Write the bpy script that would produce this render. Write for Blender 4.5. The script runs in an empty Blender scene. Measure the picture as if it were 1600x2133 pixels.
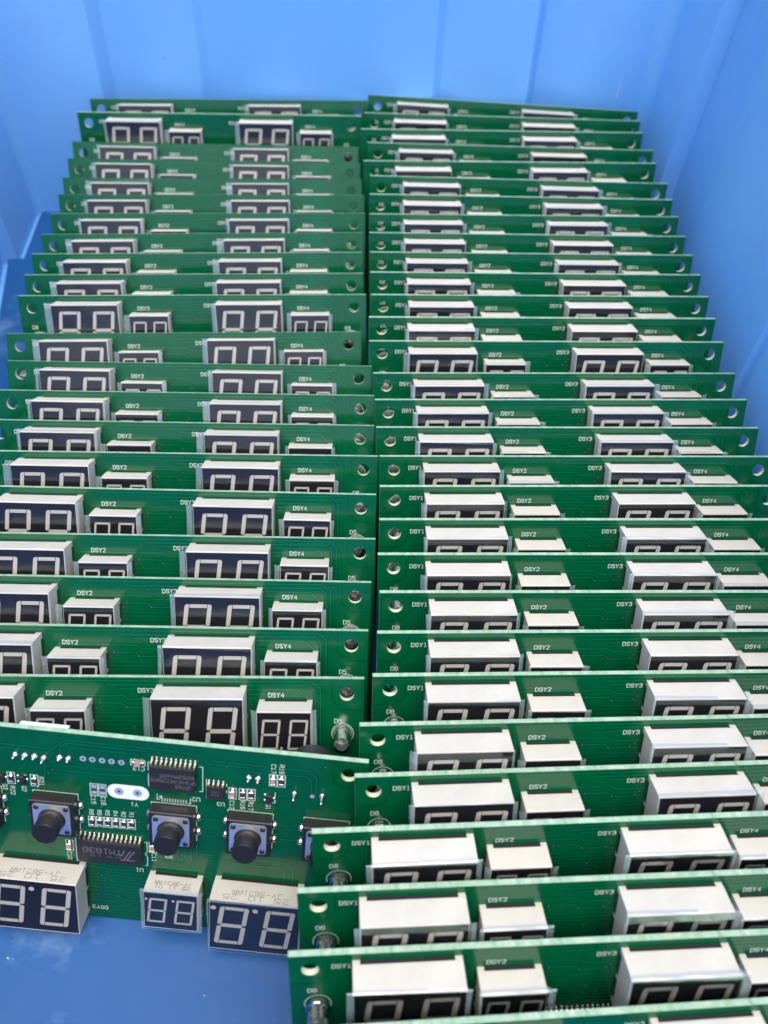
import bpy, bmesh, math, random
from mathutils import Vector, Matrix
from mathutils.geometry import tessellate_polygon
random.seed(7)
S = 0.001            # everything below is written in millimetres
PI = math.pi
sc = bpy.context.scene
COL = sc.collection

# ------------------------------------------------------------------ camera
cd = bpy.data.cameras.new("camera")
cam = bpy.data.objects.new("camera", cd); COL.objects.link(cam); sc.camera = cam
cr = Vector((0.9992, -0.02343, 0.03251)); cdn = Vector((0.00175, -0.78497, -0.61953)); cf = Vector((0.04003, 0.61909, -0.7843))
cam.matrix_world = Matrix(((cr.x, -cdn.x, -cf.x, 0), (cr.y, -cdn.y, -cf.y, 0), (cr.z, -cdn.z, -cf.z, 277.264 * S), (0, 0, 0, 1)))
cd.sensor_fit = 'VERTICAL'; cd.sensor_height = 36; cd.lens = 30.967
cd.clip_start = 0.005; cd.clip_end = 50
cd.dof.use_dof = True; cd.dof.focus_distance = 0.268; cd.dof.aperture_fstop = 13.0

# ------------------------------------------------------------------ world, sun, exposure
SUN_EL, SUN_AZ = 75, 178     # azimuth clockwise from +Y
w = bpy.data.worlds.new("World"); sc.world = w; w.use_nodes = True
nt = w.node_tree; nt.nodes.clear()
sky = nt.nodes.new('ShaderNodeTexSky'); sky.sky_type = 'NISHITA'; sky.sun_disc = False
sky.sun_elevation = math.radians(SUN_EL); sky.sun_rotation = math.radians(SUN_AZ)
sky.air_density = 1.0; sky.dust_density = 3.0; sky.ozone_density = 1.0
bg = nt.nodes.new('ShaderNodeBackground'); bg.inputs[1].default_value = 0.11
wo = nt.nodes.new('ShaderNodeOutputWorld')
nt.links.new(sky.outputs[0], bg.inputs[0]); nt.links.new(bg.outputs[0], wo.inputs[0])
sd = bpy.data.lights.new("sun", 'SUN'); sd.energy = 2.1; sd.angle = math.radians(70); sd.color = (1.0, 0.94, 0.86)
sun = bpy.data.objects.new("sun", sd); COL.objects.link(sun)
az, el = math.radians(SUN_AZ), math.radians(SUN_EL)
sdir = Vector((math.sin(az) * math.cos(el), math.cos(az) * math.cos(el), math.sin(el)))
sun.rotation_euler = sdir.to_track_quat('Z', 'Y').to_euler(); sun.location = sdir * 2
sc.view_settings.view_transform = 'Standard'; sc.view_settings.look = 'None'
sc.view_settings.exposure = 1.05; sc.view_settings.gamma = 1; sc.view_settings.use_curve_mapping = False
sc.render.engine = 'CYCLES'
sc.cycles.max_bounces = 10; sc.cycles.transparent_max_bounces = 12; sc.cycles.transmission_bounces = 8
sc.cycles.glossy_bounces = 5; sc.cycles.diffuse_bounces = 3
sc.cycles.caustics_reflective = False; sc.cycles.caustics_refractive = False
sc.cycles.use_denoising = True

# ------------------------------------------------------------------ materials
class NT:
    def __init__(s, name):
        s.m = bpy.data.materials.new(name); s.m.use_nodes = True; s.t = s.m.node_tree
        s.p = s.t.nodes['Principled BSDF']; s.out = s.t.nodes['Material Output']
    def n(s, kind, **kw):
        x = s.t.nodes.new('ShaderNode' + kind)
        for k, v in kw.items():
            if k in x.inputs: x.inputs[k].default_value = v
            else: setattr(x, k, v)
        return x
    def l(s, a, b): s.t.links.new(a, b)
    def set(s, **kw):
        for k, v in kw.items():
            s.p.inputs[k.replace('_', ' ')].default_value = v
        return s
    def noise(s, scale, detail=4, rough=.6, coord='Object', stretch=None):
        tc = s.n('TexCoord'); src = tc.outputs[coord]
        if stretch:
            mp = s.n('Mapping'); mp.inputs['Scale'].default_value = stretch; s.l(src, mp.inputs[0]); src = mp.outputs[0]
        nz = s.n('TexNoise'); nz.inputs['Scale'].default_value = scale; nz.inputs['Detail'].default_value = detail; nz.inputs['Roughness'].default_value = rough
        s.l(src, nz.inputs['Vector']); return nz.outputs['Fac']
    def ramp(s, fac, stops):
        r = s.n('ValToRGB'); e = r.color_ramp.elements
        while len(e) < len(stops): e.new(.5)
        for el_, (p, c) in zip(e, stops):
            el_.position = p; el_.color = c if len(c) == 4 else (*c, 1)
        s.l(fac, r.inputs[0]); return r.outputs[0]
    def bump(s, fac, strength, dist=0.0002):
        b = s.n('Bump'); b.inputs['Strength'].default_value = strength; b.inputs['Distance'].default_value = dist
        s.l(fac, b.inputs['Height']); s.l(b.outputs[0], s.p.inputs['Normal'])
def plain(name, col, rough=.5, metal=0, **kw):
    x = NT(name).set(Base_Color=(*col, 1), Roughness=rough, Metallic=metal)
    for k, v in kw.items(): x.p.inputs[k.replace('_', ' ')].default_value = v
    return x.m

def mask_material(name, c0, c1):
    x = NT(name); f = x.noise(90, 3); x.l(x.ramp(f, [(.3, c0), (.7, c1)]), x.p.inputs['Base Color'])
    f2 = x.noise(700, 3); x.l(x.ramp(f2, [(.3, (.12,) * 3), (.75, (.22,) * 3)]), x.p.inputs['Roughness'])
    x.p.inputs['IOR'].default_value = 1.55
    x.bump(x.noise(160, 2), .05, .0003)
    return x.m
M = {}
M['mask'] = mask_material("green_solder_mask", (0.0003, 0.060, 0.022), (0.0005, 0.078, 0.029))
M['trace'] = mask_material("green_mask_over_copper", (0.0008, 0.105, 0.043), (0.001, 0.125, 0.052))
M['gap'] = mask_material("green_mask_over_laminate", (0.0002, 0.042, 0.018), (0.0003, 0.054, 0.022))
x = NT("board_edge_laminate"); f = x.noise(500, 5, .75, stretch=(1, .4, 3))
x.l(x.ramp(f, [(.3, (.15, .33, .21)), (.5, (.31, .47, .34)), (.72, (.50, .59, .47))]), x.p.inputs['Base Color']); x.set(Roughness=.6); x.bump(f, .6, .0002)
M['edge'] = x.m
M['hole'] = plain("drilled_hole_wall", (.62, .64, .48), .55)
M['ink'] = plain("white_silkscreen_ink", (.62, .67, .63), .55)
x = NT("bright_solder"); x.set(Base_Color=(.75, .75, .76, 1), Metallic=1., Roughness=.22); x.bump(x.noise(1500, 3), .3, .0001); M['solder'] = x.m
M['pad'] = plain("tinned_pad", (.78, .82, .88), .45, .8)
M['pin'] = plain("tinned_pin", (.80, .76, .66), .28, 1)
M['barrel'] = plain("plated_barrel_inside", (.05, .06, .07), .5)
x = NT("cream_housing_plastic"); f = x.noise(70, 4, .65)
x.l(x.ramp(f, [(.3, (.48, .465, .41)), (.7, (.57, .55, .485))]), x.p.inputs['Base Color']); x.set(Roughness=.48); x.bump(x.noise(500, 5, .7), .22, .0002)
x.p.inputs['Subsurface Weight'].default_value = .08; x.p.inputs['Subsurface Radius'].default_value = (.002, .0015, .001); x.p.inputs['Subsurface Scale'].default_value = 1
M['house'] = x.m
M['slot_shade'] = plain("slot_shade_black", (.008, .008, .008), .8)  # near-black that paints the shade in the slot under a housing
M['stamp'] = plain("grey_ink_stamp", (.15, .15, .145), .7)
x = NT("black_display_face"); x.set(Base_Color=(.010, .010, .013, 1), Roughness=.20); x.bump(x.noise(60, 2), .04, .0004); M['face'] = x.m
M['seg'] = plain("unlit_grey_segment", (.34, .33, .30), .38)
x = NT("clear_film_on_face"); tr = x.n('BsdfTransparent'); gl = x.n('BsdfGlossy'); gl.inputs['Roughness'].default_value = .13
lw = x.n('LayerWeight'); lw.inputs[0].default_value = .18; mx = x.n('MixShader')
mr = x.n('MapRange'); mr.inputs['To Min'].default_value = .03; mr.inputs['To Max'].default_value = .6
x.l(lw.outputs['Fresnel'], mr.inputs[0]); x.l(mr.outputs[0], mx.inputs[0])
x.l(tr.outputs[0], mx.inputs[1]); x.l(gl.outputs[0], mx.inputs[2]); x.l(mx.outputs[0], x.out.inputs[0])
bp = x.n('Bump'); bp.inputs['Strength'].default_value = .25; bp.inputs['Distance'].default_value = .0006; x.l(x.noise(110, 2), bp.inputs['Height']); x.l(bp.outputs[0], gl.inputs['Normal'])
M['film'] = x.m
x = NT("hazy_film_border"); tr = x.n('BsdfTransparent'); df = x.n('BsdfDiffuse'); df.inputs[0].default_value = (.62, .76, .84, 1)
gl = x.n('BsdfGlossy'); gl.inputs['Roughness'].default_value = .2; tl = x.n('BsdfTranslucent'); tl.inputs[0].default_value = (.6, .75, .85, 1)
m0 = x.n('MixShader', Fac=.4); x.l(df.outputs[0], m0.inputs[1]); x.l(tl.outputs[0], m0.inputs[2])
m1 = x.n('MixShader', Fac=.30); x.l(tr.outputs[0], m1.inputs[1]); x.l(m0.outputs[0], m1.inputs[2])
m2 = x.n('MixShader', Fac=.12); x.l(m1.outputs[0], m2.inputs[1]); x.l(gl.outputs[0], m2.inputs[2]); x.l(m2.outputs[0], x.out.inputs[0])
M['haze'] = x.m
x = NT("black_chip_plastic"); x.set(Base_Color=(.016, .016, .019, 1), Roughness=.42); x.bump(x.noise(1800, 3), .25, .0001); M['chip'] = x.m
M['chipink'] = plain("faint_chip_marking", (.11, .11, .11), .6)
M['button'] = plain("black_button_plastic", (.012, .012, .014), .38)
M['plate'] = plain("brushed_steel_plate", (.90, .92, .95), .48, 1)
M['res'] = plain("black_resistor_body", (.035, .035, .04), .35)
M['cap'] = plain("tan_capacitor_body", (.34, .25, .17), .4)
x = NT("clear_led_epoxy"); tr = x.n('BsdfTransparent'); tr.inputs[0].default_value = (.86, .90, .88, 1); gl = x.n('BsdfGlossy'); gl.inputs['Roughness'].default_value = .03
df = x.n('BsdfDiffuse'); df.inputs[0].default_value = (.7, .74, .72, 1); m0 = x.n('MixShader', Fac=.05); x.l(tr.outputs[0], m0.inputs[1]); x.l(df.outputs[0], m0.inputs[2])
lw = x.n('LayerWeight'); lw.inputs[0].default_value = .25; m1 = x.n('MixShader'); x.l(lw.outputs['Fresnel'], m1.inputs[0]); x.l(m0.outputs[0], m1.inputs[1]); x.l(gl.outputs[0], m1.inputs[2]); x.l(m1.outputs[0], x.out.inputs[0]); M['led'] = x.m
M['lead'] = plain("dull_lead_frame", (.20, .20, .19), .55, .5)
M['conn'] = plain("white_connector_nylon", (.78, .77, .72), .4)
M['buzz'] = plain("black_buzzer_case", (.02, .02, .02), .35)

def blue_plastic(name, deep, light, trans, rough):
    x = NT(name)
    big = x.noise(6, 3, .55); base = x.ramp(big, [(.25, deep), (.75, light)])
    # pale rub marks and grime with a shape of their own
    sm = x.noise(26, 8, .72); smc = x.ramp(sm, [(.55, (0, 0, 0)), (.78, (1, 1, 1))])
    mixa = x.n('MixRGB'); mixa.blend_type = 'MIX'; mixa.inputs[2].default_value = (.22, .38, .70, 1) if trans else (.14, .25, .44, 1)
    mu = x.n('Math'); mu.operation = 'MULTIPLY'; mu.inputs[1].default_value = .5 if trans else .85; x.l(smc, mu.inputs[0]); x.l(mu.outputs[0], mixa.inputs[0]); x.l(base, mixa.inputs[1])
    cur = mixa.outputs[0]
    for i, (scale, thr, col, st) in enumerate([(170, .045, (.75, .82, .92, 1), (1, 1, 1)), (120, .04, (.015, .03, .08, 1), (1, 1, 1)), (75, .035, (.70, .80, .95, 1), (1, 1, .09)), (60, .03, (.72, .82, .95, 1), (.08, 1, 1))]):
        tc = x.n('TexCoord'); mp = x.n('Mapping'); mp.inputs['Scale'].default_value = st; mp.inputs['Location'].default_value = (i * .37, i * .21, i * .5)
        mp.inputs['Rotation'].default_value = (0.3 * i, .2 * i, .5 * i)
        x.l(tc.outputs['Object'], mp.inputs[0])
        dn = x.n('TexNoise'); dn.inputs['Scale'].default_value = 300; x.l(mp.outputs[0], dn.inputs['Vector'])
        av = x.n('VectorMath'); av.operation = 'MULTIPLY_ADD'; av.inputs[1].default_value = (.006,) * 3; x.l(dn.outputs['Color'], av.inputs[0]); x.l(mp.outputs[0], av.inputs[2])
        v = x.n('TexVoronoi'); v.inputs['Scale'].default_value = scale; x.l(av.outputs[0], v.inputs['Vector'])
        lt = x.n('Math'); lt.operation = 'LESS_THAN'; lt.inputs[1].default_value = thr * (1.1, 1.2, 1.7, 1.7)[i]; x.l(v.outputs['Distance'], lt.inputs[0])
        # only a few cells carry a mark
        wn = x.n('TexWhiteNoise'); x.l(v.outputs['Position'], wn.inputs['Vector'])
        gt = x.n('Math'); gt.operation = 'GREATER_THAN'; gt.inputs[1].default_value = (.78, .90, .62, .60)[i]; x.l(wn.outputs['Value'], gt.inputs[0])
        mm = x.n('Math'); mm.operation = 'MULTIPLY'; x.l(lt.outputs[0], mm.inputs[0]); x.l(gt.outputs[0], mm.inputs[1])
        mk = x.n('Math'); mk.operation = 'MULTIPLY'; mk.inputs[1].default_value = .75; x.l(mm.outputs[0], mk.inputs[0])
        mi = x.n('MixRGB'); mi.inputs[2].default_value = col; x.l(mk.outputs[0], mi.inputs[0]); x.l(cur, mi.inputs[1]); cur = mi.outputs[0]
    x.l(cur, x.p.inputs['Base Color'])
    x.l(x.ramp(sm, [(.3, (rough - .06,) * 3), (.75, (rough + .2,) * 3)]), x.p.inputs['Roughness'])
    x.bump(x.noise(40, 6, .7), .12, .0006)
    if trans:
        tl = x.n('BsdfTranslucent'); tl.inputs[0].default_value = (.06, .46, .98, 1)
        mx = x.n('MixShader', Fac=trans); x.l(x.p.outputs[0], mx.inputs[1]); x.l(tl.outputs[0], mx.inputs[2]); x.l(mx.outputs[0], x.out.inputs[0])
    return x.m
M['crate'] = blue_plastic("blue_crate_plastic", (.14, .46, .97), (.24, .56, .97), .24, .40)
M['cratefloor'] = blue_plastic("blue_crate_floor_shaded", (.006, .056, .19), (.018, .10, .29), 0, .42)  # crate blue darkened, shadow lying on the floor is averaged into the colour
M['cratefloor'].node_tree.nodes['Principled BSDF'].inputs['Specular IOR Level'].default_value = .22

# ------------------------------------------------------------------ mesh builder (mm)
class MB:
    def __init__(s): s.v = []; s.f = []; s.m = []; s.names = []; s.sm = []; s.k = 0
    def mi(s, name):
        if name not in s.names: s.names.append(name)
        return s.names.index(name)
    def add(s, vs, fs, mat, smooth=False):
        o = len(s.v); s.v += [tuple(p) for p in vs]; i = s.mi(mat)
        for f in fs: s.f.append([o + q for q in f]); s.m.append(i); s.sm.append(smooth)
    def box(s, x0, x1, y0, y1, z0, z1, mat, ch=0):
        if ch:
            # chamfered along all edges: two-ring box
            pts = []; c = ch
            def ring(ax, ay, z): return [(x0 + ax, y0 + ay, z), (x1 - ax, y0 + ay, z), (x1 - ax, y1 - ay, z), (x0 + ax, y1 - ay, z)]
            rings = [ring(c, c, z0), ring(0, 0, z0 + c), ring(0, 0, z1 - c), ring(c, c, z1)]
            for r in rings: pts += r
            fs = [(3, 2, 1, 0), (12, 13, 14, 15)]
            for k in range(3):
                for j in range(4):
                    a = k * 4 + j; b = k * 4 + (j + 1) % 4; fs.append((a, b, b + 4, a + 4))
            s.add(pts, fs, mat); return
        v = [(x, y, z) for z in (z0, z1) for y in (y0, y1) for x in (x0, x1)]
        s.add(v, [(0, 2, 3, 1), (4, 5, 7, 6), (0, 1, 5, 4), (2, 6, 7, 3), (0, 4, 6, 2), (1, 3, 7, 5)], mat)
    def lathe(s, c, prof, mat, n=20, smooth=True, axis='w', tilt=0):
        # prof: list of (r, h) ; axis w => board-normal
        vs = []
        for r, h in prof:
            for k in range(n):
                a = 2 * PI * k / n; vs.append((c[0] + r * math.cos(a), c[1] + r * math.sin(a) + tilt * h, c[2] + h))
        fs = []
        for i in range(len(prof) - 1):
            for k in range(n):
                a = i * n + k; b = i * n + (k + 1) % n; fs.append((a, b, b + n, a + n))
        if prof[0][0] > 0.01: fs.append(tuple(reversed(range(n))))
        if prof[-1][0] > 0.01: fs.append(tuple(range((len(prof) - 1) * n, len(prof) * n)))
        s.add(vs, fs, mat, smooth)
    def ribbon(s, pts, wd, z, mat, closed=False):
        n = len(pts)
        if n < 2: return
        L, Rr = [], []
        for i in range(n):
            p = Vector(pts[i])
            if closed: a, b = Vector(pts[(i - 1) % n]), Vector(pts[(i + 1) % n])
            else: a = Vector(pts[i - 1]) if i else None; b = Vector(pts[i + 1]) if i < n - 1 else None
            d1 = (p - a).normalized() if a is not None else None; d2 = (b - p).normalized() if b is not None else None
            if d1 is None: d = d2; k = 1; p = p - d * wd / 2
            elif d2 is None: d = d1; k = 1; p = p + d * wd / 2
            else:
                d = (d1 + d2)
                if d.length < 1e-4: d = d2
                d.normalize(); k = min(1.6, 1 / max(.35, d.dot(d2)))
            nn = Vector((-d.y, d.x)) * wd / 2 * k
            L.append((p.x + nn.x, p.y + nn.y, z)); Rr.append((p.x - nn.x, p.y - nn.y, z))
        m = n; fs = [(i, i + 1, m + i + 1, m + i) for i in range(n - 1)]
        if closed: fs.append((n - 1, 0, m, m + n - 1))
        s.add(L + Rr, fs, mat)
    def poly(s, pts, z, mat): s.add([(p[0], p[1], z) for p in pts], [tuple(range(len(pts)))], mat)
    def disc(s, u, v, r, z, mat, n=14): s.poly([(u + r * math.cos(2 * PI * k / n), v + r * math.sin(2 * PI * k / n)) for k in range(n)], z, mat)
    def ring(s, u, v, r0, r1, z, mat, n=14):
        vs = [(u + r * math.cos(2 * PI * k / n), v + r * math.sin(2 * PI * k / n), z) for r in (r0, r1) for k in range(n)]
        s.add(vs, [(k, (k + 1) % n, n + (k + 1) % n, n + k) for k in range(n)], mat)
    def slab(s, pts, z0, z1, mat):
        n = len(pts); vs = [(p[0], p[1], z0) for p in pts] + [(p[0], p[1], z1) for p in pts]
        s.add(vs, [tuple(range(n - 1, -1, -1)), tuple(range(n, 2 * n))] + [(i, (i + 1) % n, n + (i + 1) % n, n + i) for i in range(n)], mat)
    def mesh(s, name, xf=None, normals=True, auto=None):
        me = bpy.data.meshes.new(name); vs = [xf(*p) if xf else p for p in s.v]
        me.from_pydata([(a * S, b * S, c * S) for a, b, c in vs], [], s.f)
        for n_ in s.names: me.materials.append(M[n_])
        me.polygons.foreach_set('material_index', s.m); me.polygons.foreach_set('use_smooth', s.sm)
        if normals:
            bm = bmesh.new(); bm.from_mesh(me); bmesh.ops.recalc_face_normals(bm, faces=bm.faces); bm.to_mesh(me); bm.free()
        if auto: me.set_sharp_from_angle(angle=math.radians(auto))
        me.update(); return me
def link(name, me, parent=None):
    o = bpy.data.objects.new(name, me); COL.objects.link(o)
    if parent: o.parent = parent
    return o
def tag(o, label=None, cat=None, group=None, kind=None):
    if label: o['label'] = label
    if cat: o['category'] = cat
    if group: o['group'] = group
    if kind: o['kind'] = kind
    return o

# stroke font, 4 x 6 grid
G = {
'0': [[(1, 0), (0, 1), (0, 5), (1, 6), (3, 6), (4, 5), (4, 1), (3, 0), (1, 0)]],
'1': [[(1, 5), (2, 6), (2, 0)], [(.8, 0), (3.2, 0)]],
'2': [[(0, 5), (1, 6), (3, 6), (4, 5), (4, 3.8), (0, 0), (4, 0)]],
'3': [[(0, 5.2), (1, 6), (3, 6), (4, 5), (4, 4), (3, 3.2), (1.6, 3.2)], [(3, 3.1), (4, 2.2), (4, 1), (3, 0), (1, 0), (0, .8)]],
'4': [[(3, 0), (3, 6), (0, 2), (4, 2)]],
'5': [[(4, 6), (.3, 6), (0, 3.4), (1, 3.8), (3, 3.8), (4, 2.8), (4, 1), (3, 0), (1, 0), (0, .8)]],
'6': [[(3.8, 5.3), (3, 6), (1, 6), (0, 5), (0, 1), (1, 0), (3, 0), (4, 1), (4, 2.4), (3, 3.4), (.2, 3.4)]],
'7': [[(0, 6), (4, 6), (1.5, 0)]],
'8': [[(1, 3.1), (0, 4), (0, 5), (1, 6), (3, 6), (4, 5), (4, 4), (3, 3.1), (1, 3.1), (0, 2.2), (0, 1), (1, 0), (3, 0), (4, 1), (4, 2.2), (3, 3.1)]],
'9': [[(.2, .7), (1, 0), (3, 0), (4, 1), (4, 5), (3, 6), (1, 6), (0, 5), (0, 3.6), (1, 2.6), (3.8, 2.6)]],
'A': [[(0, 0), (0, 4), (2, 6), (4, 4), (4, 0)], [(0, 2.2), (4, 2.2)]],
'C': [[(4, 5), (3, 6), (1, 6), (0, 5), (0, 1), (1, 0), (3, 0), (4, 1)]],
'D': [[(0, 0), (0, 6), (2.5, 6), (4, 4.5), (4, 1.5), (2.5, 0), (0, 0)]],
'E': [[(4, 6), (0, 6), (0, 0), (4, 0)], [(0, 3), (3, 3)]],
'F': [[(4, 6), (0, 6), (0, 0)], [(0, 3), (3, 3)]],
'H': [[(0, 0), (0, 6)], [(4, 0), (4, 6)], [(0, 3), (4, 3)]],
'J': [[(3, 6), (3, 1), (2, 0), (1, 0), (0, 1)]],
'K': [[(0, 0), (0, 6)], [(4, 6), (0, 2.6), (4, 0)]],
'L': [[(0, 6), (0, 0), (4, 0)]],
'M': [[(0, 0), (0, 6), (2, 3), (4, 6), (4, 0)]],
'P': [[(0, 0), (0, 6), (3, 6), (4, 5), (4, 4), (3, 3), (0, 3)]],
'Q': [[(1, 0), (0, 1), (0, 5), (1, 6), (3, 6), (4, 5), (4, 1), (3, 0), (1, 0)], [(2.4, 1.6), (4.2, -.4)]],
'R': [[(0, 0), (0, 6), (3, 6), (4, 5), (4, 4), (3, 3), (0, 3)], [(2, 3), (4, 0)]],
'S': [[(4, 5), (3, 6), (1, 6), (0, 5), (0, 4), (1, 3.1), (3, 3.1), (4, 2.2), (4, 1), (3, 0), (1, 0), (0, 1)]],
'T': [[(0, 6), (4, 6)], [(2, 6), (2, 0)]],
'U': [[(0, 6), (0, 1), (1, 0), (3, 0), (4, 1), (4, 6)]],
'W': [[(0, 6), (1, 0), (2, 4), (3, 0), (4, 6)]],
'X': [[(0, 0), (4, 6)], [(0, 6), (4, 0)]],
'Y': [[(0, 6), (2, 3), (4, 6)], [(2, 3), (2, 0)]],
'Z': [[(0, 6), (4, 6), (0, 0), (4, 0)]],
'-': [[(.6, 3), (3.4, 3)]], '.': [[(2, 0), (2, .4)]],
}
def text(mb, s, u, v, h, mat='ink', z=.06, rot=0, center=True, wd=None, fx=1.0, flipv=True):
    """stroke text in board (u, v-down) coordinates; rot in degrees clockwise as seen"""
    sx = h / 6 * fx; adv = 5.6 * sx; W_ = adv * len(s) - 1.6 * sx; wd = wd or h * .115
    c, sn = math.cos(math.radians(rot)), math.sin(math.radians(rot)); k = 0
    for i, ch in enumerate(s):
        for st in G.get(ch, []):
            pts = []
            for a, b in st:
                x_ = i * adv + a * sx - (W_ / 2 if center else 0); y_ = -(b - 3) * h / 6
                pts.append((u + x_ * c - y_ * sn, v + x_ * sn + y_ * c))
            closed = pts[0] == pts[-1]
            mb.ribbon(pts[:-1] if closed else pts, wd, z + .006 * (k % 3), mat, closed); k += 1

# ------------------------------------------------------------------ the circuit board
W, H, T = 134.2, 66.4, 1.6
HX, HV, HR = 4.85, 4.66, 2.05
A1, A2, A3, A4, B1, B2 = 14.45, 43.06, 76.24, 104.74, 2.1, 6.44
D1, D2 = 8.3, 7.15
def loc(u, v, w): return (u - W / 2, -w, H - v)      # board-local: x right, -y towards the viewer, z up

def board_mesh():
    b = MB()
    outer = [(0, 0), (W, 0), (W, H), (0, H)]
    holes = [[(cx + HR * math.cos(2 * PI * k / 24), cy + HR * math.sin(2 * PI * k / 24)) for k in range(24)] for cx, cy in ((HX, HV), (W - HX, HV), (HX, H - HV), (W - HX, H - HV))]
    polys = [outer] + holes
    flat = [p for q in polys for p in q]
    tris = tessellate_polygon([[Vector((p[0], p[1], 0)) for p in q] for q in polys])
    for z in (0, -T): b.add([(p[0], p[1], z) for p in flat], [tuple(t) for t in tris], 'mask')
    # laminate edge, subdivided so the top edge shows its torn grain
    n = 60
    for (p, q) in ((outer[0], outer[1]), (outer[1], outer[2]), (outer[2], outer[3]), (outer[3], outer[0])):
        b.add([(*p, 0), (*q, 0), (*q, -T), (*p, -T)], [(0, 1, 2, 3)], 'edge')
    for h_ in holes:
        m = len(h_); b.add([(*p, 0) for p in h_] + [(*p, -T) for p in h_], [(i, (i + 1) % m, m + (i + 1) % m, m + i) for i in range(m)], 'hole')
    # copper runs under the mask: a dark clearance strip with the raised run above it
    zc = [0]
    def run(pts, wd=.32, gap=.26):
        zc[0] = (zc[0] + 1) % 5
        b.ribbon(pts, wd + 2 * gap, .010 + .003 * zc[0], 'gap'); b.ribbon(pts, wd, .030 + .003 * zc[0], 'trace')
    run([(45, 1.1), (119.8, .95), (121.9, 2.9), (121.9, 30)])
    run([(62, 2.3), (118.9, 2.2), (120.4, 3.8), (120.4, 22)])
    run([(66, 3.5), (115.6, 3.45), (117.8, 5.6)])
    run([(101.5, 4.9), (109, 4.9)]); run([(101.5, 6.1), (104, 6.1)])
    run([(104, 1.6), (123.4, 1.75), (123.6, 4)], .2, .15)
    run([(41.2, 6.2), (41.9, 5.6), (66.8, 5.6), (68.3, 6.7), (76.3, 6.7)]); run([(59.5, 7.9), (66, 7.9), (68, 9.2), (75.6, 9.2)])
    for i in range(9): run([(58.2, 10.9 + i * 1.25), (76.1, 10.9 + i * 1.25)], .22, .2)
    for i in range(4): run([(39.7, 8 + i * 1.6), (43, 8 + i * 1.6)], .22, .2)
    run([(3, .9), (43, 1.1)], .22, .2); run([(14, 1.9), (13.2, 2.8), (13.2, 22)], .22, .2)
    # clearance shapes round the mounting holes
    for mu in (lambda u: u, lambda u: W - u):
        b.ribbon([(mu(8.9), .7), (mu(8.9), 6.8), (mu(6.2), 9.5), (mu(.5), 9.5)], .3, .026, 'gap')
        b.ribbon([(mu(8.9), H - .7), (mu(8.9), H - 6.8), (mu(6.2), H - 9.5), (mu(.5), H - 9.5)], .3, .026, 'gap')
    for p in ([(84.3, 57), (82.8, 59.5), (97, 59.5)], [(97.5, 60.7), (83.6, 60.4), (81.9, 61.8), (79.5, 63.9), (52, 63.9), (44.2, 63.2), (41.4, 60.9), (31, 60.9)],
              [(81.2, 58.6), (81.0, 61.6), (79.2, 63.0), (58, 63.0)], [(79, 58.6), (78.8, 60.7), (77.8, 61.6), (60, 61.6)],
              [(93, 52.1), (92.3, 53.2), (90.4, 55.2), (90.4, 56.9)], [(87.9, 56.9), (87.9, 46.2)], [(85.4, 56.7), (86.1, 46.2)],
              [(83, 54.7), (82.2, 55.2), (58.6, 55.9)], [(82.5, 53.7), (80, 53.6), (66, 53.8), (60, 54.6)],
              [(41.1, 61.9), (15.5, 61.8), (13.2, 59.9), (13.2, 54)], [(30.2, 59.4), (15.9, 59.9), (14.6, 58.4), (14.3, 54.3)],
              [(29, 56.5), (20, 56.6)], [(24.5, 52.3), (21.5, 52.5), (20.2, 53.6), (18.8, 53.7)], [(39.5, 45.7), (37.5, 45)],
              [(44.3, 41.8), (38, 41.5)], [(44.3, 37), (38, 37)], [(23.5, 42), (20, 41.8), (17, 42.8)], [(23.5, 37), (17, 37)],
              [(65, 35.6), (64.2, 34.7), (63.2, 33.4)], [(62.8, 35.6), (62, 34.7), (60.8, 33.2)], [(71.6, 35.5), (70, 33.8)], [(69.3, 35.5), (67.6, 33.8)],
              [(76, 20), (79, 18.4), (100, 18.3)], [(76, 22), (80, 24.3), (85, 24), (88, 25.4)], [(83, 24.8), (85, 26), (87.5, 28)],
              [(44.8, 32.8), (44.8, 24), (46.5, 22.3), (58, 22.2)], [(46.5, 32.8), (46.5, 25.3), (47.6, 24.2), (58, 24.1)], [(48.2, 32.8), (48.2, 26.8), (49, 26), (58, 26)], [(43.5, 28.6), (30, 28.4), (20, 28.3), (18, 26.5), (18, 20.5)],
              [(43.5, 26.7), (31, 26.3), (22, 26.2), (20.4, 24.8), (20.4, 20.5)], [(57, 20.6), (42.6, 20.6), (40.5, 19.3), (40.5, 16)],
              [(60, 17.6), (56, 18), (42, 18.2)]):
        run(p, .34, .3)
    # vias
    for u, v in ((36.9, 60.5), (11.1, 63.7), (35.3, 54.4), (28.5, 50.9), (29.5, 24.5), (84.7, 52.2), (83.5, 53.6), (75.5, 39.9), (71, 42.2), (64.7, 42.3), (61.6, 41.6), (60.7, 38.1),
                 (70.6, 19.3), (67.6, 19.4), (72.1, 16.6), (69.3, 15.2), (74.6, 7.6), (73.4, 8.8), (67.4, 9.1), (50, 28.6), (50, 26.7), (45, 28.6), (45, 26.7), (118.1, 5.8), (60, 7.9), (58.9, 9.3), (90, 22)):
        b.ring(u, v, .3, .52, .048, 'gap'); b.disc(u, v, .31, .052, 'barrel', 10)
    # ink
    I = 'ink'
    text(b, "DSY1", 12.0, 3.9, 1.25); text(b, "DSY2", 47.5, 4.95, 1.25); text(b, "DSY3", 73.1, 3.9, 1.25); text(b, "DSY4", 109.5, 5.1, 1.25)
    text(b, "D8", 5.1, 12.1, 1.25); text(b, "D5", 126.9, 13.0, 1.25)
    for u in (6.3, 128.2): b.ring(u, 17.0, 3.05, 3.2, .05, I, 28)
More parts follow.
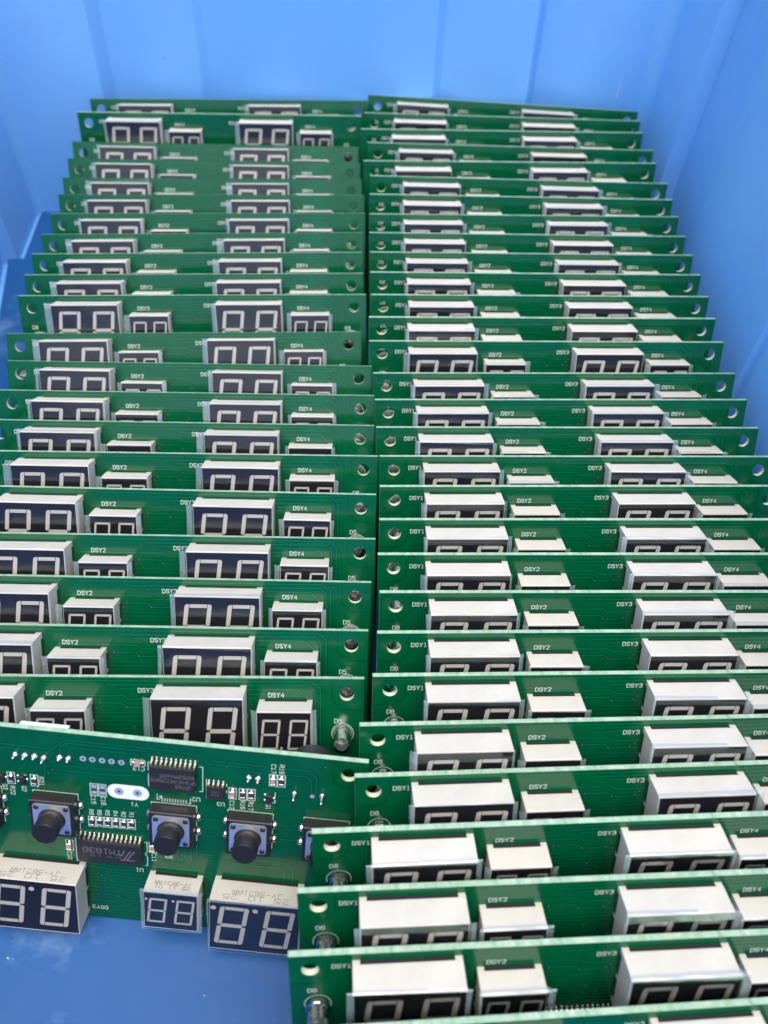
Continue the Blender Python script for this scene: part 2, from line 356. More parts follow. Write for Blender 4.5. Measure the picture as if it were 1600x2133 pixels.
    text(b, "C13", 60.3, 56.9, 1.15); text(b, "U2", 45.1, 48.3, 1.3); text(b, "U3", 38.4, 47.5, 1.2); text(b, "U1", 61.2, 20.2, 1.3); text(b, "Y1", 61.9, 44.3, 1.2)
    for s_, u, v in (("C12", 35.4, 47.6), ("R16", 32.5, 48.0), ("R17", 30.3, 47.9), ("C17", 24.6, 61.4), ("R19", 22.4, 61.5), ("C15", 73.0, 44.6), ("C16", 70.3, 44.5), ("C10", 80.8, 23.2), ("C11", 56.9, 25.6), ("R22", 94.9, 45.0), ("R21", 86.8, 49.2)):
        text(b, s_, u, v, 1.15, rot=-90)
    for s_, u, v in (("Q1", 25.6, 48.3), ("Q2", 91.7, 46.0), ("Q3", 96.9, 46.0), ("R8", 73.8, 40.0), ("R6", 71.6, 40.1), ("R5", 69.4, 40.3), ("R4", 67.2, 40.3), ("R2", 65.0, 40.3), ("R1", 62.8, 40.4)):
        text(b, s_, u, v, 1.1, rot=-90)
    text(b, "R9", 52.8, 26.4, 1.15)
    # Y1 capsule with two open pads
    cap_ = [(60.8 - 2.5 * math.cos(PI / 2 - PI * k / 10) if False else 60.2 - 2.45 * math.sin(PI * k / 10), 48.4 + 2.45 * math.cos(PI * k / 10)) for k in range(11)] + \
           [(66.6 + 2.45 * math.sin(PI * k / 10), 48.4 - 2.45 * math.cos(PI * k / 10)) for k in range(11)]
    b.poly(cap_, .055, I)
    for u in (65.9, 60.9): b.disc(u, 48.4, 1.25, .075, 'pad', 20); b.disc(u, 48.4, .42, .085, 'barrel', 12)
    for u in (75.1, 72.6, 70.0, 67.5, 64.9): b.disc(u, 58.4, .88, .06, 'pad', 18); b.disc(u, 58.4, .36, .07, 'barrel', 12)
    b.disc(14.0, 53.4, .62, .06, 'pad', 14)
    # bracket outlines of chips and the empty footprint under U2
    def br(pts): b.ribbon(pts, .16, .05, I)
    br([(56.9, 59.5), (57.8, 59.5), (57.8, 56.8)]); br([(57.8, 55.6), (57.8, 51.4), (57.0, 51.4)]); br([(44.2, 59.6), (43.3, 59.6), (43.3, 51.2), (44.2, 51.2)])
    for k in range(10): b.box(47.6 + k * .72, 47.95 + k * .72, 46.4, 47.6, .02, .07, 'pad')
    br([(55.6, 48.8), (55.6, 47.0), (54.9, 47.0)]); b.ring(54.6, 47.9, .2, .42, .05, I); br([(46.6, 48.3), (46.6, 46.5), (47.2, 46.5)])
    br([(78.2, 30.9), (78.8, 30.9), (78.8, 21.4), (78.2, 21.4)]); br([(59.4, 30.9), (58.8, 30.9), (58.8, 27.4), (59.4, 26.6), (58.8, 25.8), (58.8, 22.2), (59.4, 22.2)])
    br([(42.3, 55.6), (42.3, 49.2)]); br([(36.9, 54.6), (36.9, 53.9)]); br([(36.9, 52.4), (36.9, 51.6)])
    for bu in (104.1, 83.3, 51.1, 30.3, 9.65, 124.8):
        br([(bu + 6.15, 45.4), (bu + 6.15, 45.9), (bu - 6.15, 45.9), (bu - 6.15, 43.6)]); br([(bu - 6.15, 40.9), (bu - 6.15, 38.6)]); br([(bu - 6.15, 35.8), (bu - 6.15, 33.4)])
    def outline(u0, u1, v0, v1): b.ribbon([(u0, v0), (u1, v0), (u1, v1), (u0, v1)], .15, .05, I, True)
    for (u, v) in ((73.8, 36.7), (71.6, 36.8), (69.4, 36.9), (67.2, 37.0), (65.0, 37.0), (62.8, 37.1)): outline(u - .95, u + .95, v - 1.8, v + 1.7)
    for (u, v) in ((35.3, 51.6), (32.5, 51.7), (30.25, 51.8), (24.6, 57.5), (22.4, 57.5), (95.0, 49.3), (88.7, 49.2), (80.6, 27.0), (57.2, 29.2)): outline(u - 1.0, u + 1.0, v - 1.95, v + 1.95)
    for u in (72.7, 70.4):
        outline(u - 1.0, u + 1.0, 46.1, 50.2); b.box(u - .7, u + .7, 48.6, 49.8, .02, .08, 'pad'); b.box(u - .7, u + .7, 46.6, 47.6, .02, .08, 'pad')
    outline(58.6, 62.4, 57.9, 59.8); br([(23.9, 53.4), (23.9, 49.8), (24.7, 49.8)]); br([(90.8, 50.8), (91.4, 50.8)])
    return b.mesh("circuit_board", loc)

# ------------------------------------------------------------------ two-digit displays
def seg_digit(b, cx, cy, w_, h_, t, slant, z, big):
    g = .13 if big else .12; hw, hh = w_ / 2, h_ / 2
    def P(p): return (cx + p[0] - slant * p[1] / h_, cy + p[1])     # v down: top leans right
    def add(pts): b.slab([P(p) for p in pts], z, z + .05, 'seg')
    k = t * .5
    # middle bar
    add([(-hw + k * 1.15 + g, 0), (-hw + t + g, -k), (hw - t - g, -k), (hw - k * 1.15 - g, 0), (hw - t - g, k), (-hw + t + g, k)])
    for sy in (-1, 1):
        if big:
            add([(-hw + t + g * 1.4, sy * hh), (hw - t - g * 1.4, sy * hh), (hw - t - g * 1.4, sy * (hh - t * .88)), (-hw + t + g * 1.4, sy * (hh - t * .88))])
        else:
            add([(-hw + g, sy * hh), (hw - g, sy * hh), (hw - t - g * .5, sy * (hh - t)), (-hw + t + g * .5, sy * (hh - t))])
        for sx in (-1, 1):
            if big: add([(sx * (hw - t), sy * hh), (sx * (hw - t * .55), sy * hh), (sx * (hw - .12), sy * (hh - .28)), (sx * hw, sy * (hh - .7)), (sx * hw, sy * (g + .45)), (sx * (hw - t * .45), sy * (g + .12)), (sx * (hw - t), sy * (g + k * .9))])
            else: add([(sx * hw, sy * (hh - g)), (sx * hw, sy * (g + .2)), (sx * (hw - t * .5), sy * (g * .6)), (sx * (hw - t), sy * (g + k)), (sx * (hw - t), sy * (hh - t - g * .6))])
def display_meshes(big):
    w_, h_, d = (25.1, 19.0, D1) if big else (15.0, 14.0, D2)
    b = MB(); st = 1.1                               # housing stands on corner feet
    b.box(0, w_, 0, h_, st, d, 'house', .12)
    b.box(.08, w_ - .08, .06, h_ - .06, .07, st - .01, 'slot_shade')  # black filler stands in for the shade between housing and board
    f = 1.75 if big else 1.6
    for u in (0, w_ - f):
        for v in (0, h_ - f): b.box(u + .02, u + f - .02, v + .02, v + f - .02, 0.02, st + .15, 'house')
    for v in ((h_ / 2 - .5, h_ / 2 + .5),):
        for u in (.02, w_ - 1.02): b.box(u, u + 1, v[0], v[1], .02, st + .1, 'house')
    for k in range(5):                               # pins under the top and bottom edges
        for v in (2.0 if big else 1.6, h_ - (2.0 if big else 1.6)):
            u = w_ / 2 + (k - 2) * 2.54; b.box(u - .25, u + .25, v - .12, v + .12, .02, st + .1, 'pin')
            b.lathe((u, v, 0.02), [(.75, 0), (.5, .3), (.2, .55)], 'solder', 8)
    hm = b.mesh("display_housing", None)
    # grey stamp on the lower side face
    t = MB(); nm = "JY-5621AR" if big else "JY-3621AR"; dt = ("25 10 25" if big else "25 11 01"); hh = 1.45 if big else 1.1
    text(t, nm, w_ / 2, 5.3 if big else 4.6, hh, 'stamp', .015, wd=.17, fx=1.15, center=True)
    text(t, dt, w_ / 2, 3.6 if big else 3.2, hh, 'stamp', .015, wd=.17, fx=1.75 if big else 1.25, center=True)
    # text plane: x->u, y-> w (readable with the face side up), z-> out of the side
    tv = [(p[0], h_ + p[2], p[1] + 0) for p in t.v]
    t2 = MB(); t2.v = [(a, bb, (8.6 if big else 7.6) - c) if False else (a, bb, d - (c - (2.0 if big else 1.2)) ) for a, bb, c in tv]; t2.f = t.f; t2.m = t.m; t2.names = t.names; t2.sm = t.sm
    # merge: housing + stamp in one mesh
    b.v += []
    o = len(b.v); b.v += t2.v; mi = b.mi('stamp')
    for f_ in t2.f: b.f.append([o + q for q in f_]); b.m.append(mi); b.sm.append(False)
    c = MB()
    c.box(.16, w_ - .16, .42, h_ - .14, d - .02, d + .06, 'face')
    if big:
        for cx in (-6.35, 6.35): seg_digit(c, w_ / 2 + cx, 9.75, 8.0, 14.3, 1.25, 1.75, d + .062, True); 
        for u in (w_ / 2 - .25 + .1, w_ - 1.15): c.slab([(u + .8 * math.cos(a * PI / 8), 16.2 + .72 * math.sin(a * PI / 8)) for a in range(16)], d + .06, d + .11, 'seg')
    else:
        for cx in (-3.8, 3.8): seg_digit(c, w_ / 2 + cx, 7.05, 5.0, 9.2, .64, .95, d + .062, False)
        for u in (w_ / 2 - .9 + .15, w_ - .75): c.slab([(u + .42 * math.cos(a * PI / 6), 11.2 + .42 * math.sin(a * PI / 6)) for a in range(12)], d + .06, d + .11, 'seg')
    return b, c, w_, h_, d
def film_mesh(w_, h_, d, ext, rnd, name):
    """protective film: l, t, r, b overhangs in mm; clear where it touches the face, hazy where it overhangs"""
    l, t, r, bt = ext; b = MB(); z0 = d + .17; fold = t >= .3
    def jit(n, a): return [rnd.uniform(-a, a) for _ in range(n)]
    us = [-l, -l * .5, 0, w_ * .2, w_ * .4, w_ * .6, w_ * .8, w_, w_ + r * .5, w_ + r]
    vs = [-t, -t * .4, .1, h_ * .25, h_ * .5, h_ * .75, h_, h_ + bt * .5, h_ + bt]
    je = {}; V = []
    curl = [rnd.uniform(-.1, .9) for _ in range(4)]
    for j, v in enumerate(vs):
        for i, u in enumerate(us):
            z = z0 + .03 * math.sin(u * .7 + v * .4 + l * 9)
            du = -u / max(l, .1) if u < 0 else ((u - w_) / max(r, .1) if u > w_ else 0); dv = -v / max(t, .1) if v < 0 else ((v - h_) / max(bt, .1) if v > h_ else 0)
            if du > 0: z -= (curl[0] if u < 0 else curl[1]) * du * du * (l if u < 0 else r) * .5
            if dv > 0: z -= (curl[2] if v < 0 else curl[3]) * dv * dv * (t if v < 0 else bt) * .5
            uu = u + (rnd.uniform(-.12, .12) if i in (0, 9) else 0); vv = v + (rnd.uniform(-.12, .12) if j in (0, 8) else 0)
            if v < 0 and fold:
                s_ = -v; vv = -.10 - .05 * math.sin(u * .5); z = z0 - s_ * 1.6
                if u < 0 or u > w_: vv = v * .3; z = z0 - s_ * .6
            V.append((uu, vv, z))
    n = len(us)
    for j in range(len(vs) - 1):
        for i in range(n - 1):
            a = j * n + i; inside = 2 <= i < 7 and 2 <= j < 6
            q = [V[a], V[a + 1], V[a + 1 + n], V[a + n]]
            b.add(q, [(0, 1, 2, 3)], 'film' if inside else 'haze', False)
    me = b.mesh(name, None, normals=False)
    bm = bmesh.new(); bm.from_mesh(me); bmesh.ops.remove_doubles(bm, verts=bm.verts, dist=1e-7); bm.to_mesh(me); bm.free()
    return me

def led_mesh():
    b = MB(); c = (0, 0, 0)
    b.lathe(c, [(2.9, .5), (2.9, 1.5), (2.5, 1.55), (2.47, 3.5), (2.45, 5.9), (2.3, 6.9), (1.9, 7.7), (1.2, 8.25), (.5, 8.5), (.004, 8.55)], 'led', 28)
    return b.mesh("led", auto=35)
def led_leads():
    b = MB()
    b.box(-1.5, -.35, -.3, .3, .7, 3.6, 'lead'); b.box(.45, 1.0, -.2, .2, .7, 3.4, 'lead'); b.lathe((-.7, 0, 3.6), [(.3, 0), (.8, .6), (.85, .65), (.6, .3), (.01, .25)], 'lead', 12)
    for u in (-1.27, 1.27): b.box(u - .25, u + .25, -.25, .25, .02, .7, 'pin')
    return b.mesh("led_leads")

def sop(u0, u1, v0, v1, hgt, n, pitch, span, marks, logo=None):
    """chip body (in uv) and its gull-wing pins as a second mesh"""
    b = MB(); e = .12
    b.add([(u0, v0, .15), (u1, v0, .15), (u1, v1, .15), (u0, v1, .15), (u0 - .0, v0 - .0, hgt * .5), (u1, v0, hgt * .5), (u1, v1, hgt * .5), (u0, v1, hgt * .5),
           (u0 + e, v0 + e, hgt), (u1 - e, v0 + e, hgt), (u1 - e, v1 - e, hgt), (u0 + e, v1 - e, hgt)],
          [(3, 2, 1, 0), (0, 1, 5, 4), (1, 2, 6, 5), (2, 3, 7, 6), (3, 0, 4, 7), (4, 5, 9, 8), (5, 6, 10, 9), (6, 7, 11, 10), (7, 4, 8, 11), (8, 9, 10, 11)], 'chip')
    uc, vc = (u0 + u1) / 2, (v0 + v1) / 2
    for s_, du, dv, h_, fx in marks: text(b, s_, uc + du, vc + dv, h_, 'chipink', hgt + .01, fx=fx, wd=h_ * .13)
    if logo:
        lu, lv = uc + logo[0], vc + logo[1]; z = hgt + .012
        b.ribbon([(lu - 1.6, lv - 1.7), (lu + 2.2, lv - 1.7)], .3, z, 'chipink')
        b.ribbon([(lu + .4, lv - 1.4), (lu - 1.6, lv + 1.6)], .34, z + .004, 'chipink'); b.ribbon([(lu + 1.3, lv - 1.4), (lu - .5, lv + 1.6)], .34, z + .004, 'chipink')
        b.ribbon([(lu + 2.0, lv - .1), (lu + 1.2, lv + 1.6)], .34, z + .004, 'chipink'); b.disc(lu + 2.4, lv - .8, .24, z, 'chipink')
    p = MB(); pw = min(.45, pitch * .36)
    for k in range(n):
        u = uc + (k - (n - 1) / 2) * pitch
        for sgn, ve in ((-1, v0), (1, v1)):
            o = (span - (v1 - v0)) / 2
            prof = [(0, hgt * .5), (o * .3, hgt * .5), (o * .55, .14), (o, .12)]
            for i in range(3):
                (a, za), (c, zc) = prof[i], prof[i + 1]; th = .2
                v_a, v_c = ve + sgn * a, ve + sgn * c
                p.add([(u - pw / 2, v_a, za), (u + pw / 2, v_a, za), (u + pw / 2, v_c, zc), (u - pw / 2, v_c, zc),
                       (u - pw / 2, v_a, za + th), (u + pw / 2, v_a, za + th), (u + pw / 2, v_c, zc + th), (u - pw / 2, v_c, zc + th)],
                      [(0, 1, 2, 3), (4, 5, 6, 7), (0, 1, 5, 4), (1, 2, 6, 5), (2, 3, 7, 6), (3, 0, 4, 7)], 'pin')
            p.lathe((u, ve + sgn * (o + .05), .04), [(pw * .75, 0), (pw * .6, .18), (pw * .3, .3)], 'solder', 8)
    return b.mesh("chip_body", loc), p.mesh("chip_pins", loc)

me_board = board_mesh()
DISP = {}
for big in (True, False):
    hb, fb, w_, h_, d = display_meshes(big)
    # displays use their own frame: origin top-left corner on the board, x right, z up, -y towards viewer
    xf = lambda u, v, w__: (u, -w__, -v)
    hme = hb.mesh("display_housing", xf); fme = fb.mesh("display_face", xf)
    films = []
    rr = random.Random(3 if big else 5)
    exts = [(1.5, .5, 1.1, .9), (1.9, .2, .3, 1.0), (1.2, 1.2, .4, .8), (1.6, .05, 1.3, .6), (2.3, .9, .2, .7), (.9, 1.5, .6, .5), (.6, .8, 1.7, .9), (1.1, .2, .9, 1.2)]
    for i, e in enumerate(exts):
        m_ = film_mesh(w_, h_, d, e, rr, "protective_film")
        for vtx in m_.vertices:
            c_ = vtx.co.copy(); vtx.co = (c_.x, -c_.z, -c_.y)
        films.append(m_)
    DISP[big] = (hme, fme, films, w_, h_, d)
me_led, me_leads = led_mesh(), led_leads()
for m_ in (me_led, me_leads):
    for vtx in m_.vertices:
        c_ = vtx.co.copy(); vtx.co = (c_.x, -c_.z, -c_.y)
me_u1, me_u1p = sop(60.0, 77.8, 24.1, 31.2, 2.4, 14, 1.27, 9.6, [("TM1638", 1.7, .9, 1.8, 1.1), ("TITAN MICRO", 1.7, -1.0, .7, 1.2)], logo=(-5.6, 0))

def local(u, v, w__=0): return Vector(loc(u, v, w__)) * S
def add_display(root, big, u, v, rnd, style):
    hme, fme, films, w_, h_, d = DISP[big]
    o = link("display_module", hme, root); o.location = local(u, v)
    a = link("display_face", fme, o)
    if style is not None:
        k = style[0] if isinstance(style, tuple) else rnd.choice(style)
        f = link("protective_film", films[k], o)
        ang = math.radians(rnd.uniform(-1.6, 1.6)); f.rotation_euler = (0, ang, 0)
        f.location = Vector((rnd.uniform(-.25, .25), -rnd.uniform(.02, .12), rnd.uniform(-.25, .35))) * S
    return o
def make_board(name_, x_, y_, z_, yaw, lean, roll, rnd, row):
    root = bpy.data.objects.new("display_board", None); COL.objects.link(root); root.empty_display_size = .01
    yaw, lean, roll = map(math.radians, (yaw, lean, roll))
    cy, sy, cl, sl = math.cos(yaw), math.sin(yaw), math.cos(lean), math.sin(lean)
    u = Vector((1, 0, 0)); v = Vector((0, -sl, -cl)); n = Vector((0, -cl, sl))
    c, s_ = math.cos(roll), math.sin(roll); u, v = c * u + s_ * v, -s_ * u + c * v
    rz = Matrix(((cy, -sy, 0), (sy, cy, 0), (0, 0, 1)))
    u, v, n = rz @ u, rz @ v, rz @ n
    fallen = row == 'F'
    o = Vector((x_, y_, z_))
    if fallen: o = o + v * H      # the fallen board stands on its display edge
    m = Matrix(((u.x, -n.x, -v.x, o.x * S), (u.y, -n.y, -v.y, o.y * S), (u.z, -n.z, -v.z, o.z * S), (0, 0, 0, 1)))
    root.matrix_world = m
    link("circuit_board", me_board, root)
    if row == 'L': st = {1: (1, 4, 2, 5), 2: (0, 1, 3), 3: (1, 4, 2), 4: (0, 3, 7)}
    elif row == 'F': st = {1: (1,), 2: (7,), 3: None, 4: (1,)}
    else: st = {1: (0, 3, 1, 7), 2: (3, 6, 6), 3: (6, 6, 0, None), 4: (6, 3)}
    for k, (big, uu, vv) in enumerate(((True, A1, B1), (False, A2, B2), (True, A3, B1), (False, A4, B2)), 1):
        s2 = st[k]
        if s2 is not None:
            s2 = tuple(q for q in s2)
            if None in s2: s2 = None if rnd.random() < .25 else tuple(q for q in s2 if q is not None)
        if s2 is not None and len(s2) == 1: s2 = (s2[0],)
        add_display(root, big, uu, vv, rnd, list(s2) if s2 else None)
    for uu in (6.3, 128.2):
        q = link("indicator_led", me_led, root); q.location = local(uu, 17.0)
        link("led_leads", me_leads, q)
    q = link("driver_chip", me_u1, root); link("chip_pins", me_u1p, q)
    return root

# ------------------------------------------------------------------ the crate
def crate():
    XL, XR, YB, YF = -169.0, 147.5, 429.0, -62.0
    DR = .045; HT = 152; TH = 3.2
    def prof(points, q):   # piecewise offset
        for (a, oa), (b_, ob) in zip(points, points[1:]):
            if a <= q <= b_: return oa + (ob - oa) * (q - a) / (b_ - a)
        return 0
    back = [(-169, 0), (-121, 0), (-116.5, 7.5), (-110, 7), (-100, 3.6), (-90, 1.2), (-80, 0), (-72, 0), (-68, 3), (-64, 3), (-58, 0), (41, 0), (45, 3), (49, 3), (55, 0), (88, 0), (92.5, 7.5), (98, 7), (106, 3.4), (113, 1.2), (118, 0), (148, 0)]
    side = [(-62, 0), (-20, 0), (-18.6, 4.5), (20, .8), (32, 0), (130, 0), (131.4, 2.2), (136, 2.2), (137.4, 0), (240, 0), (241.4, 2.2), (246, 2.2), (247.4, 0), (330, 0), (331.5, 0.4), (380, 7), (382.8, 8), (384.2, 0), (429, 0)]
    RC = 5; pts = []      # (x, y, nx, ny) anticlockwise seen from above, n pointing outward
    def seq(ps, a0, a1):
        qs = [q for q, _ in ps if min(a0, a1) + .01 < q < max(a0, a1) - .01]; full = [a0] + sorted(qs, reverse=a1 < a0) + [a1]; out = []
        for a, b_ in zip(full, full[1:]):
            n_ = max(1, int(abs(b_ - a) / 25))
            out += [a + (b_ - a) * k / n_ for k in range(n_)]
        return out + [a1]
    for q in seq(side, YF + RC, YB - RC): pts.append((XR + prof(side, q), q, 1, 0))
    def corner(cx, cy, a0):
        for k in range(1, 6): a = math.radians(a0 + 15 * k); pts.append((cx + RC * math.cos(a), cy + RC * math.sin(a), math.cos(a), math.sin(a)))
    corner(XR - RC, YB - RC, 0)
    for q in seq(back, XR - RC, XL + RC): pts.append((q, YB + prof(back, q), 0, 1))
    corner(XL + RC, YB - RC, 90)
    for q in seq(side, YB - RC, YF + RC): pts.append((XL - prof(side, q), q, -1, 0))
    corner(XL + RC, YF + RC, 180)
    for q in seq(back, XL + RC, XR - RC): pts.append((q, YF - prof(back, q) * .0, 0, -1))
    corner(XR - RC, YF + RC, 270)
    n = len(pts)
    def loop(off, z): return [(p[0] + p[2] * off, p[1] + p[3] * off, z) for p in pts]
    Z0 = -1.0; FR = 3.2
    rings = []
    rings += [(-FR, Z0), (-FR + .4, Z0 - 3.0), (0, Z0 - 3.0)]      # narrow gutter between floor and wall
    zs = [2, 8, 20, 40, 60, 80, 100, 120, 140, HT]
    rings += [(DR * z, z) for z in zs]
    rings += [(DR * HT + .8, HT + 1), (DR * HT + 9, HT + 1), (DR * HT + 10, HT), (DR * HT + 10, HT - 9), (DR * HT + 8.5, HT - 9), (DR * HT + 8.5, HT - 2), (DR * HT + TH, HT - 2)]
    rings += [(DR * z + TH, z) for z in (100, 60, 20, -1)] + [(TH - 2, Z0 - 5)]
    vs = []; fs = []
    for off, z in rings: vs += loop(off, z)
    for i in range(len(rings) - 1):
        for k in range(n): a = i * n + k; b_ = i * n + (k + 1) % n; fs.append((a, b_, b_ + n, a + n))
    root = bpy.data.objects.new("plastic_crate", None); COL.objects.link(root)
    w_ = MB(); w_.add(vs, fs, 'crate', True)
    tag(root, "open blue plastic crate with ribbed walls holding the rows of green boards", "crate")
    o = link("crate_wall", w_.mesh("crate_wall", auto=34), root)
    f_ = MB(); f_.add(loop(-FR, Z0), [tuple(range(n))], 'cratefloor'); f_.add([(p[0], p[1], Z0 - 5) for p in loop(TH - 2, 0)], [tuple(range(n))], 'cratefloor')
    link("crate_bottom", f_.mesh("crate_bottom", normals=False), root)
crate()

# ------------------------------------------------------------------ boards: name, x, y, z (bottom edge, mm), yaw, lean, roll (degrees)
LB = [('L1',-57.6,399.7,1.36,2.47,23.31,0.44),('L2',-61.1,389.2,0.33,0.71,17.59,0.07),('L3',-62.8,360.1,0.05,-0.14,32.16,-0.09),('L4',-61.9,345.2,0.40,-0.27,32.40,-0.31),('L5',-60.8,330.7,0.05,0.32,32.42,-0.42),('L6',-59.6,318.2,-0.31,-0.11,30.77,-0.83),('L7',-59.3,303.8,-0.12,0.79,29.82,-0.46),('L8',-60.0,288.3,0.31,0.46,31.00,-0.85),('L9',-60.7,275.9,-0.32,0.58,28.67,-0.68),('L10',-60.4,260.5,0.54,0.74,29.95,-0.51),('L11',-59.6,246.9,0.87,0.99,29.67,-0.23),('L12',-61.5,223.6,0.53,0.74,36.79,-0.38),('L13',-59.0,206.3,0.61,-0.49,37.19,0.05),('L14',-58.4,191.9,-0.12,-0.85,35.42,-0.13),('L15',-58.9,176.9,0.10,-0.36,35.36,0.33),('L16',-57.8,163.2,0.14,-0.45,33.26,0.24),('L17',-59.1,147.4,0.18,-1.46,32.84,0.01),('L18',-59.5,127.2,0.68,-0.75,35.98,0.31),('L19',-61.1,111.2,0.34,-1.58,36.39,-0.15),('L20',-62.0,94.4,0.23,-2.07,36.15,-0.65),('L21',-62.9,78.1,0.32,-1.65,36.48,-0.76)]
RB = [('R1',74.2,405.7,-0.19,-3.30,19.30,0.72),('R2',73.9,392.4,-0.09,-1.47,17.84,-0.11),('R3',73.0,378.6,0.31,-0.22,17.48,-0.37),('R4',75.1,364.8,-0.26,-0.74,19.82,0.19),('R5',74.1,351.5,-0.05,-0.33,18.33,-0.63),('R6',75.9,336.2,-0.18,-0.17,20.68,0.47),('R7',75.7,323.5,-0.69,0.38,20.01,0.37),('R8',76.0,307.5,-0.15,0.25,22.78,-0.16),('R9',75.6,293.9,-0.45,0.10,22.89,-0.02),('R10',75.9,280.1,-0.39,0.15,23.79,-0.08),('R11',75.7,267.5,-0.52,0.42,22.56,0.05),('R12',75.8,252.9,-0.44,0.60,23.46,0.09),('R13',74.7,241.1,-0.94,1.06,21.40,0.36),('R14',75.0,224.4,-0.21,0.10,25.72,-0.27),('R15',76.0,206.7,-0.78,1.12,27.91,0.39),('R16',76.5,193.3,-0.97,0.61,27.67,0.06),('R17',76.6,179.0,-0.69,0.41,28.33,0.09),('R18',77.8,164.8,-0.22,-0.44,29.02,-0.52),('R19',77.1,153.9,-0.85,0.63,26.09,0.30),('R20',77.0,139.7,-0.19,-0.38,25.85,-0.39),('R21',76.4,126.6,0.05,-0.77,25.08,-0.72),('R22',76.1,112.8,0.11,0.02,25.13,0.09),('R23',75.1,98.8,0.27,0.31,25.69,0.26),('R24',73.7,86.2,0.18,0.45,24.84,0.20),('R25',70.0,71.2,0.82,1.35,25.92,0.63),('R26',69.4,57.5,0.53,1.32,26.56,-0.00),('R27',59.2,48.7,-0.08,1.23,21.33,-0.41),('R28',56.1,31.5,0.73,1.26,24.80,-0.26),('R29',54.5,18.9,-0.53,1.34,24.22,-0.24),('R30',58.1,3.7,-0.60,2.40,25.11,0.33)]
ORD = "first second third fourth fifth sixth seventh eighth ninth tenth eleventh twelfth thirteenth fourteenth fifteenth sixteenth".split()
def lab(side_, i, n):
    if i == 0: return "green display board at the very back of the %s row against the blue wall" % side_
    if i < (n + 1) // 2: return "green display board, %s from the blue back wall in the %s row" % (ORD[i], side_)
    j = n - 1 - i
    if j == 0:
        return "green display board cut off by the picture's bottom edge, nearest in right row" if side_ == 'right' else "green display board at the front of the left row, behind the turned board"
    return "green display board, %s from the front in the %s row" % (ORD[j], side_)
for rows, side_, key in ((LB, 'left', 'L'), (RB, 'right', 'R')):
    for i, b_ in enumerate(rows):
        rnd = random.Random(100 * (key == 'R') + i + 11)
        r_ = make_board(*b_, rnd, key)
        tag(r_, lab(side_, i, len(rows)), "circuit board", "circuit boards standing in the %s row" % side_)

# ------------------------------------------------------------------ the turned board with all its parts
FB = ('F', -66.0, 67.8, -0.15, -5.29, 26.77, 181.57)
root = make_board(*FB, random.Random(2), 'F')
tag(root, "green board turned upside down showing black push buttons and chips, leaning on left row", "circuit board")
def part(name, mb, parent=root, xf=loc, auto=None): return link(name, mb.mesh(name, xf, auto=auto), parent)
u2, u2p = sop(44.9, 57.0, 52.4, 59.9, 2.4, 10, 1.27, 10.2, [("07A3", -2.9, -2.0, 1.0, 1.1), ("3F94C4EZ25K94", 0, -.3, 1.0, 1.1), ("6052PH405", -1.4, 1.4, 1.0, 1.1)])
q = link("controller_chip", u2, root); link("chip_pins", u2p, q)
u3, u3p = sop(37.3, 42.1, 50.3, 54.4, 1.6, 4, 1.27, 6.0, [("3702", 0, -.4, .6, 1), ("1A1S", 0, .6, .6, 1)])
q = link("small_chip", u3, root); link("chip_pins", u3p, q)
for bu in (124.8, 104.1, 83.3, 51.1, 30.3, 9.65):
    bv = 39.6
    b_ = MB(); b_.box(bu - 6, bu + 6, bv - 6, bv + 6, .1, 3.5, 'button', .15)
    q = part("push_button", b_)
    c_ = MB(); e = 5.0; pl = []
    for sx, sy in ((1, 1), (-1, 1), (-1, -1), (1, -1)):
        for k in range(5):
            a = math.atan2(sy, sx) - PI / 4 + PI / 2 * k / 4; pl.append((bu + sx * (e - .8) + .8 * math.cos(a), bv + sy * (e - .8) + .8 * math.sin(a)))
    c_.slab(pl, 3.5, 3.72, 'plate'); part("cover_plate", c_, q)
    d_ = MB()
    for sx in (-1, 1):
        for sy in (-1, 1): d_.lathe((bu + sx * 4.0, bv + sy * 4.0, 3.6), [(.72, 0), (.7, .35), (.5, .5), (.01, .55)], 'button', 14)
    part("plate_rivets", d_, q)
    k_ = MB(); k_.lathe((bu, bv, 3.6), [(3.75, 0), (3.7, .3), (3.4, .45), (3.38, 5.2), (3.25, 5.4), (.01, 5.42)], 'button', 32); part("button_cap", k_, q, auto=35)
    for sx in (-1, 1):
        for dv in (-2.5, 2.5):
            s_ = MB(); s_.lathe((bu + sx * 6.6, bv + dv, .03), [(1.15, 0), (1.05, .35), (.75, .75), (.35, 1.0), (.01, 1.05)], 'solder', 16); part("solder_joint", s_)
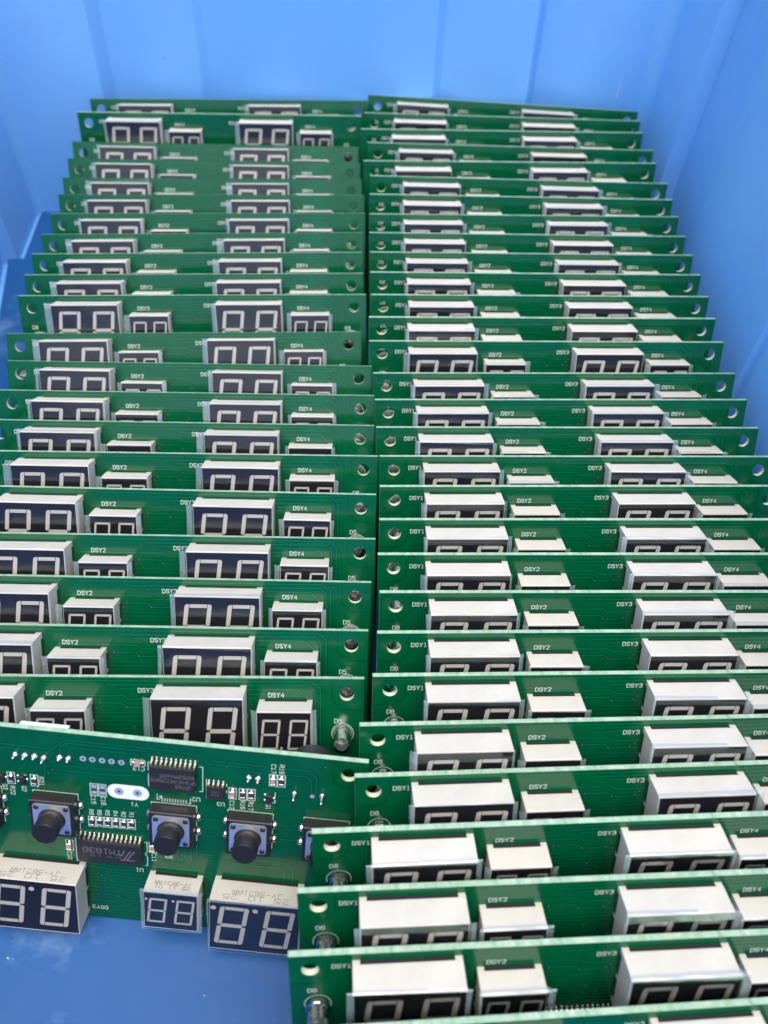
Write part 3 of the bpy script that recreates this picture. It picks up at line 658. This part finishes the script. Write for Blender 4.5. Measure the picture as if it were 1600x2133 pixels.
def chip2(name, u, v, vert, body, L_=2.0, W_=1.2, hh=.55):
    b_ = MB(); c = (u - W_ / 2, u + W_ / 2, v - L_ / 2, v + L_ / 2) if vert else (u - L_ / 2, u + L_ / 2, v - W_ / 2, v + W_ / 2)
    e = .42
    if vert:
        b_.box(c[0], c[1], c[2] + e, c[3] - e, .08, hh, body); ends = ((c[0], c[1], c[2], c[2] + e), (c[0], c[1], c[3] - e, c[3]))
        sol = ((u, c[2] - .15), (u, c[3] + .15))
    else:
        b_.box(c[0] + e, c[1] - e, c[2], c[3], .08, hh, body); ends = ((c[0], c[0] + e, c[2], c[3]), (c[1] - e, c[1], c[2], c[3])); sol = ((c[0] - .15, v), (c[1] + .15, v))
    for q_ in ends: b_.box(*q_, .06, hh + .02, 'solder', .04)
    for q_ in sol: b_.lathe((q_[0], q_[1], .03), [(.62, 0), (.5, .22), (.2, .36)], 'solder', 10)
    return part(name, b_)
for u, v in ((73.8, 36.7), (71.6, 36.8), (69.4, 36.9), (67.2, 37.0), (65.0, 37.0), (62.8, 37.1), (32.5, 51.7), (30.25, 51.8), (22.4, 57.5), (95.0, 49.3), (88.7, 49.2)):
    chip2("resistor", u, v, True, 'res', 2.2, 1.25)
for u, v in ((35.3, 51.6), (24.6, 57.5), (80.6, 27.0), (57.2, 29.2)): chip2("capacitor", u, v, True, 'cap', 2.3, 1.3, .85)
chip2("capacitor", 60.5, 58.85, False, 'cap', 2.3, 1.3, .85)
for u, v in ((25.4, 51.4), (91.9, 49.3), (97.6, 49.3)):
    b_ = MB(); b_.box(u - .7, u + .7, v - 1.45, v + 1.45, .1, 1.0, 'chip', .08)
    for du, dv in ((-1.1, 0), (1.1, -.95), (1.1, .95)): b_.box(u + du - .42, u + du + .42, v + dv - .22, v + dv + .22, .05, .25, 'pin'); b_.lathe((u + du * 1.1, v + dv, .03), [(.5, 0), (.4, .2), (.15, .32)], 'solder', 10)
    part("transistor", b_)
for u, v, hh in ((93.2, 57.5, 1.7), (90.6, 57.5, 1.6), (88.0, 57.6, 1.5), (85.5, 57.3, 2.1), (81.3, 58.0, 1.3), (78.9, 57.9, 1.5), (31.1, 57.6, 1.7), (28.5, 57.6, 1.7), (18.8, 53.7, 2.6), (11.4, 53.8, 3.0)):
    b_ = MB(); b_.lathe((u, v, .02), [(1.0, 0), (.85, .3), (.5, .75), (.32, hh * .8), (.22, hh), (.01, hh + .1)], 'solder', 16); part("solder_joint", b_)
b_ = MB(); b_.box(81.0, 94.2, 56.2, 62.7, -T - 6.0, -T - .01, 'conn', .3); part("wire_connector", b_)
b_ = MB(); b_.lathe((15.1, 56.6, -T - 8.4), [(1.2, .4), (1.25, 0), (5.5, 0), (6, .4), (6, 8.38)], 'buzz', 36); part("buzzer", b_, auto=35)
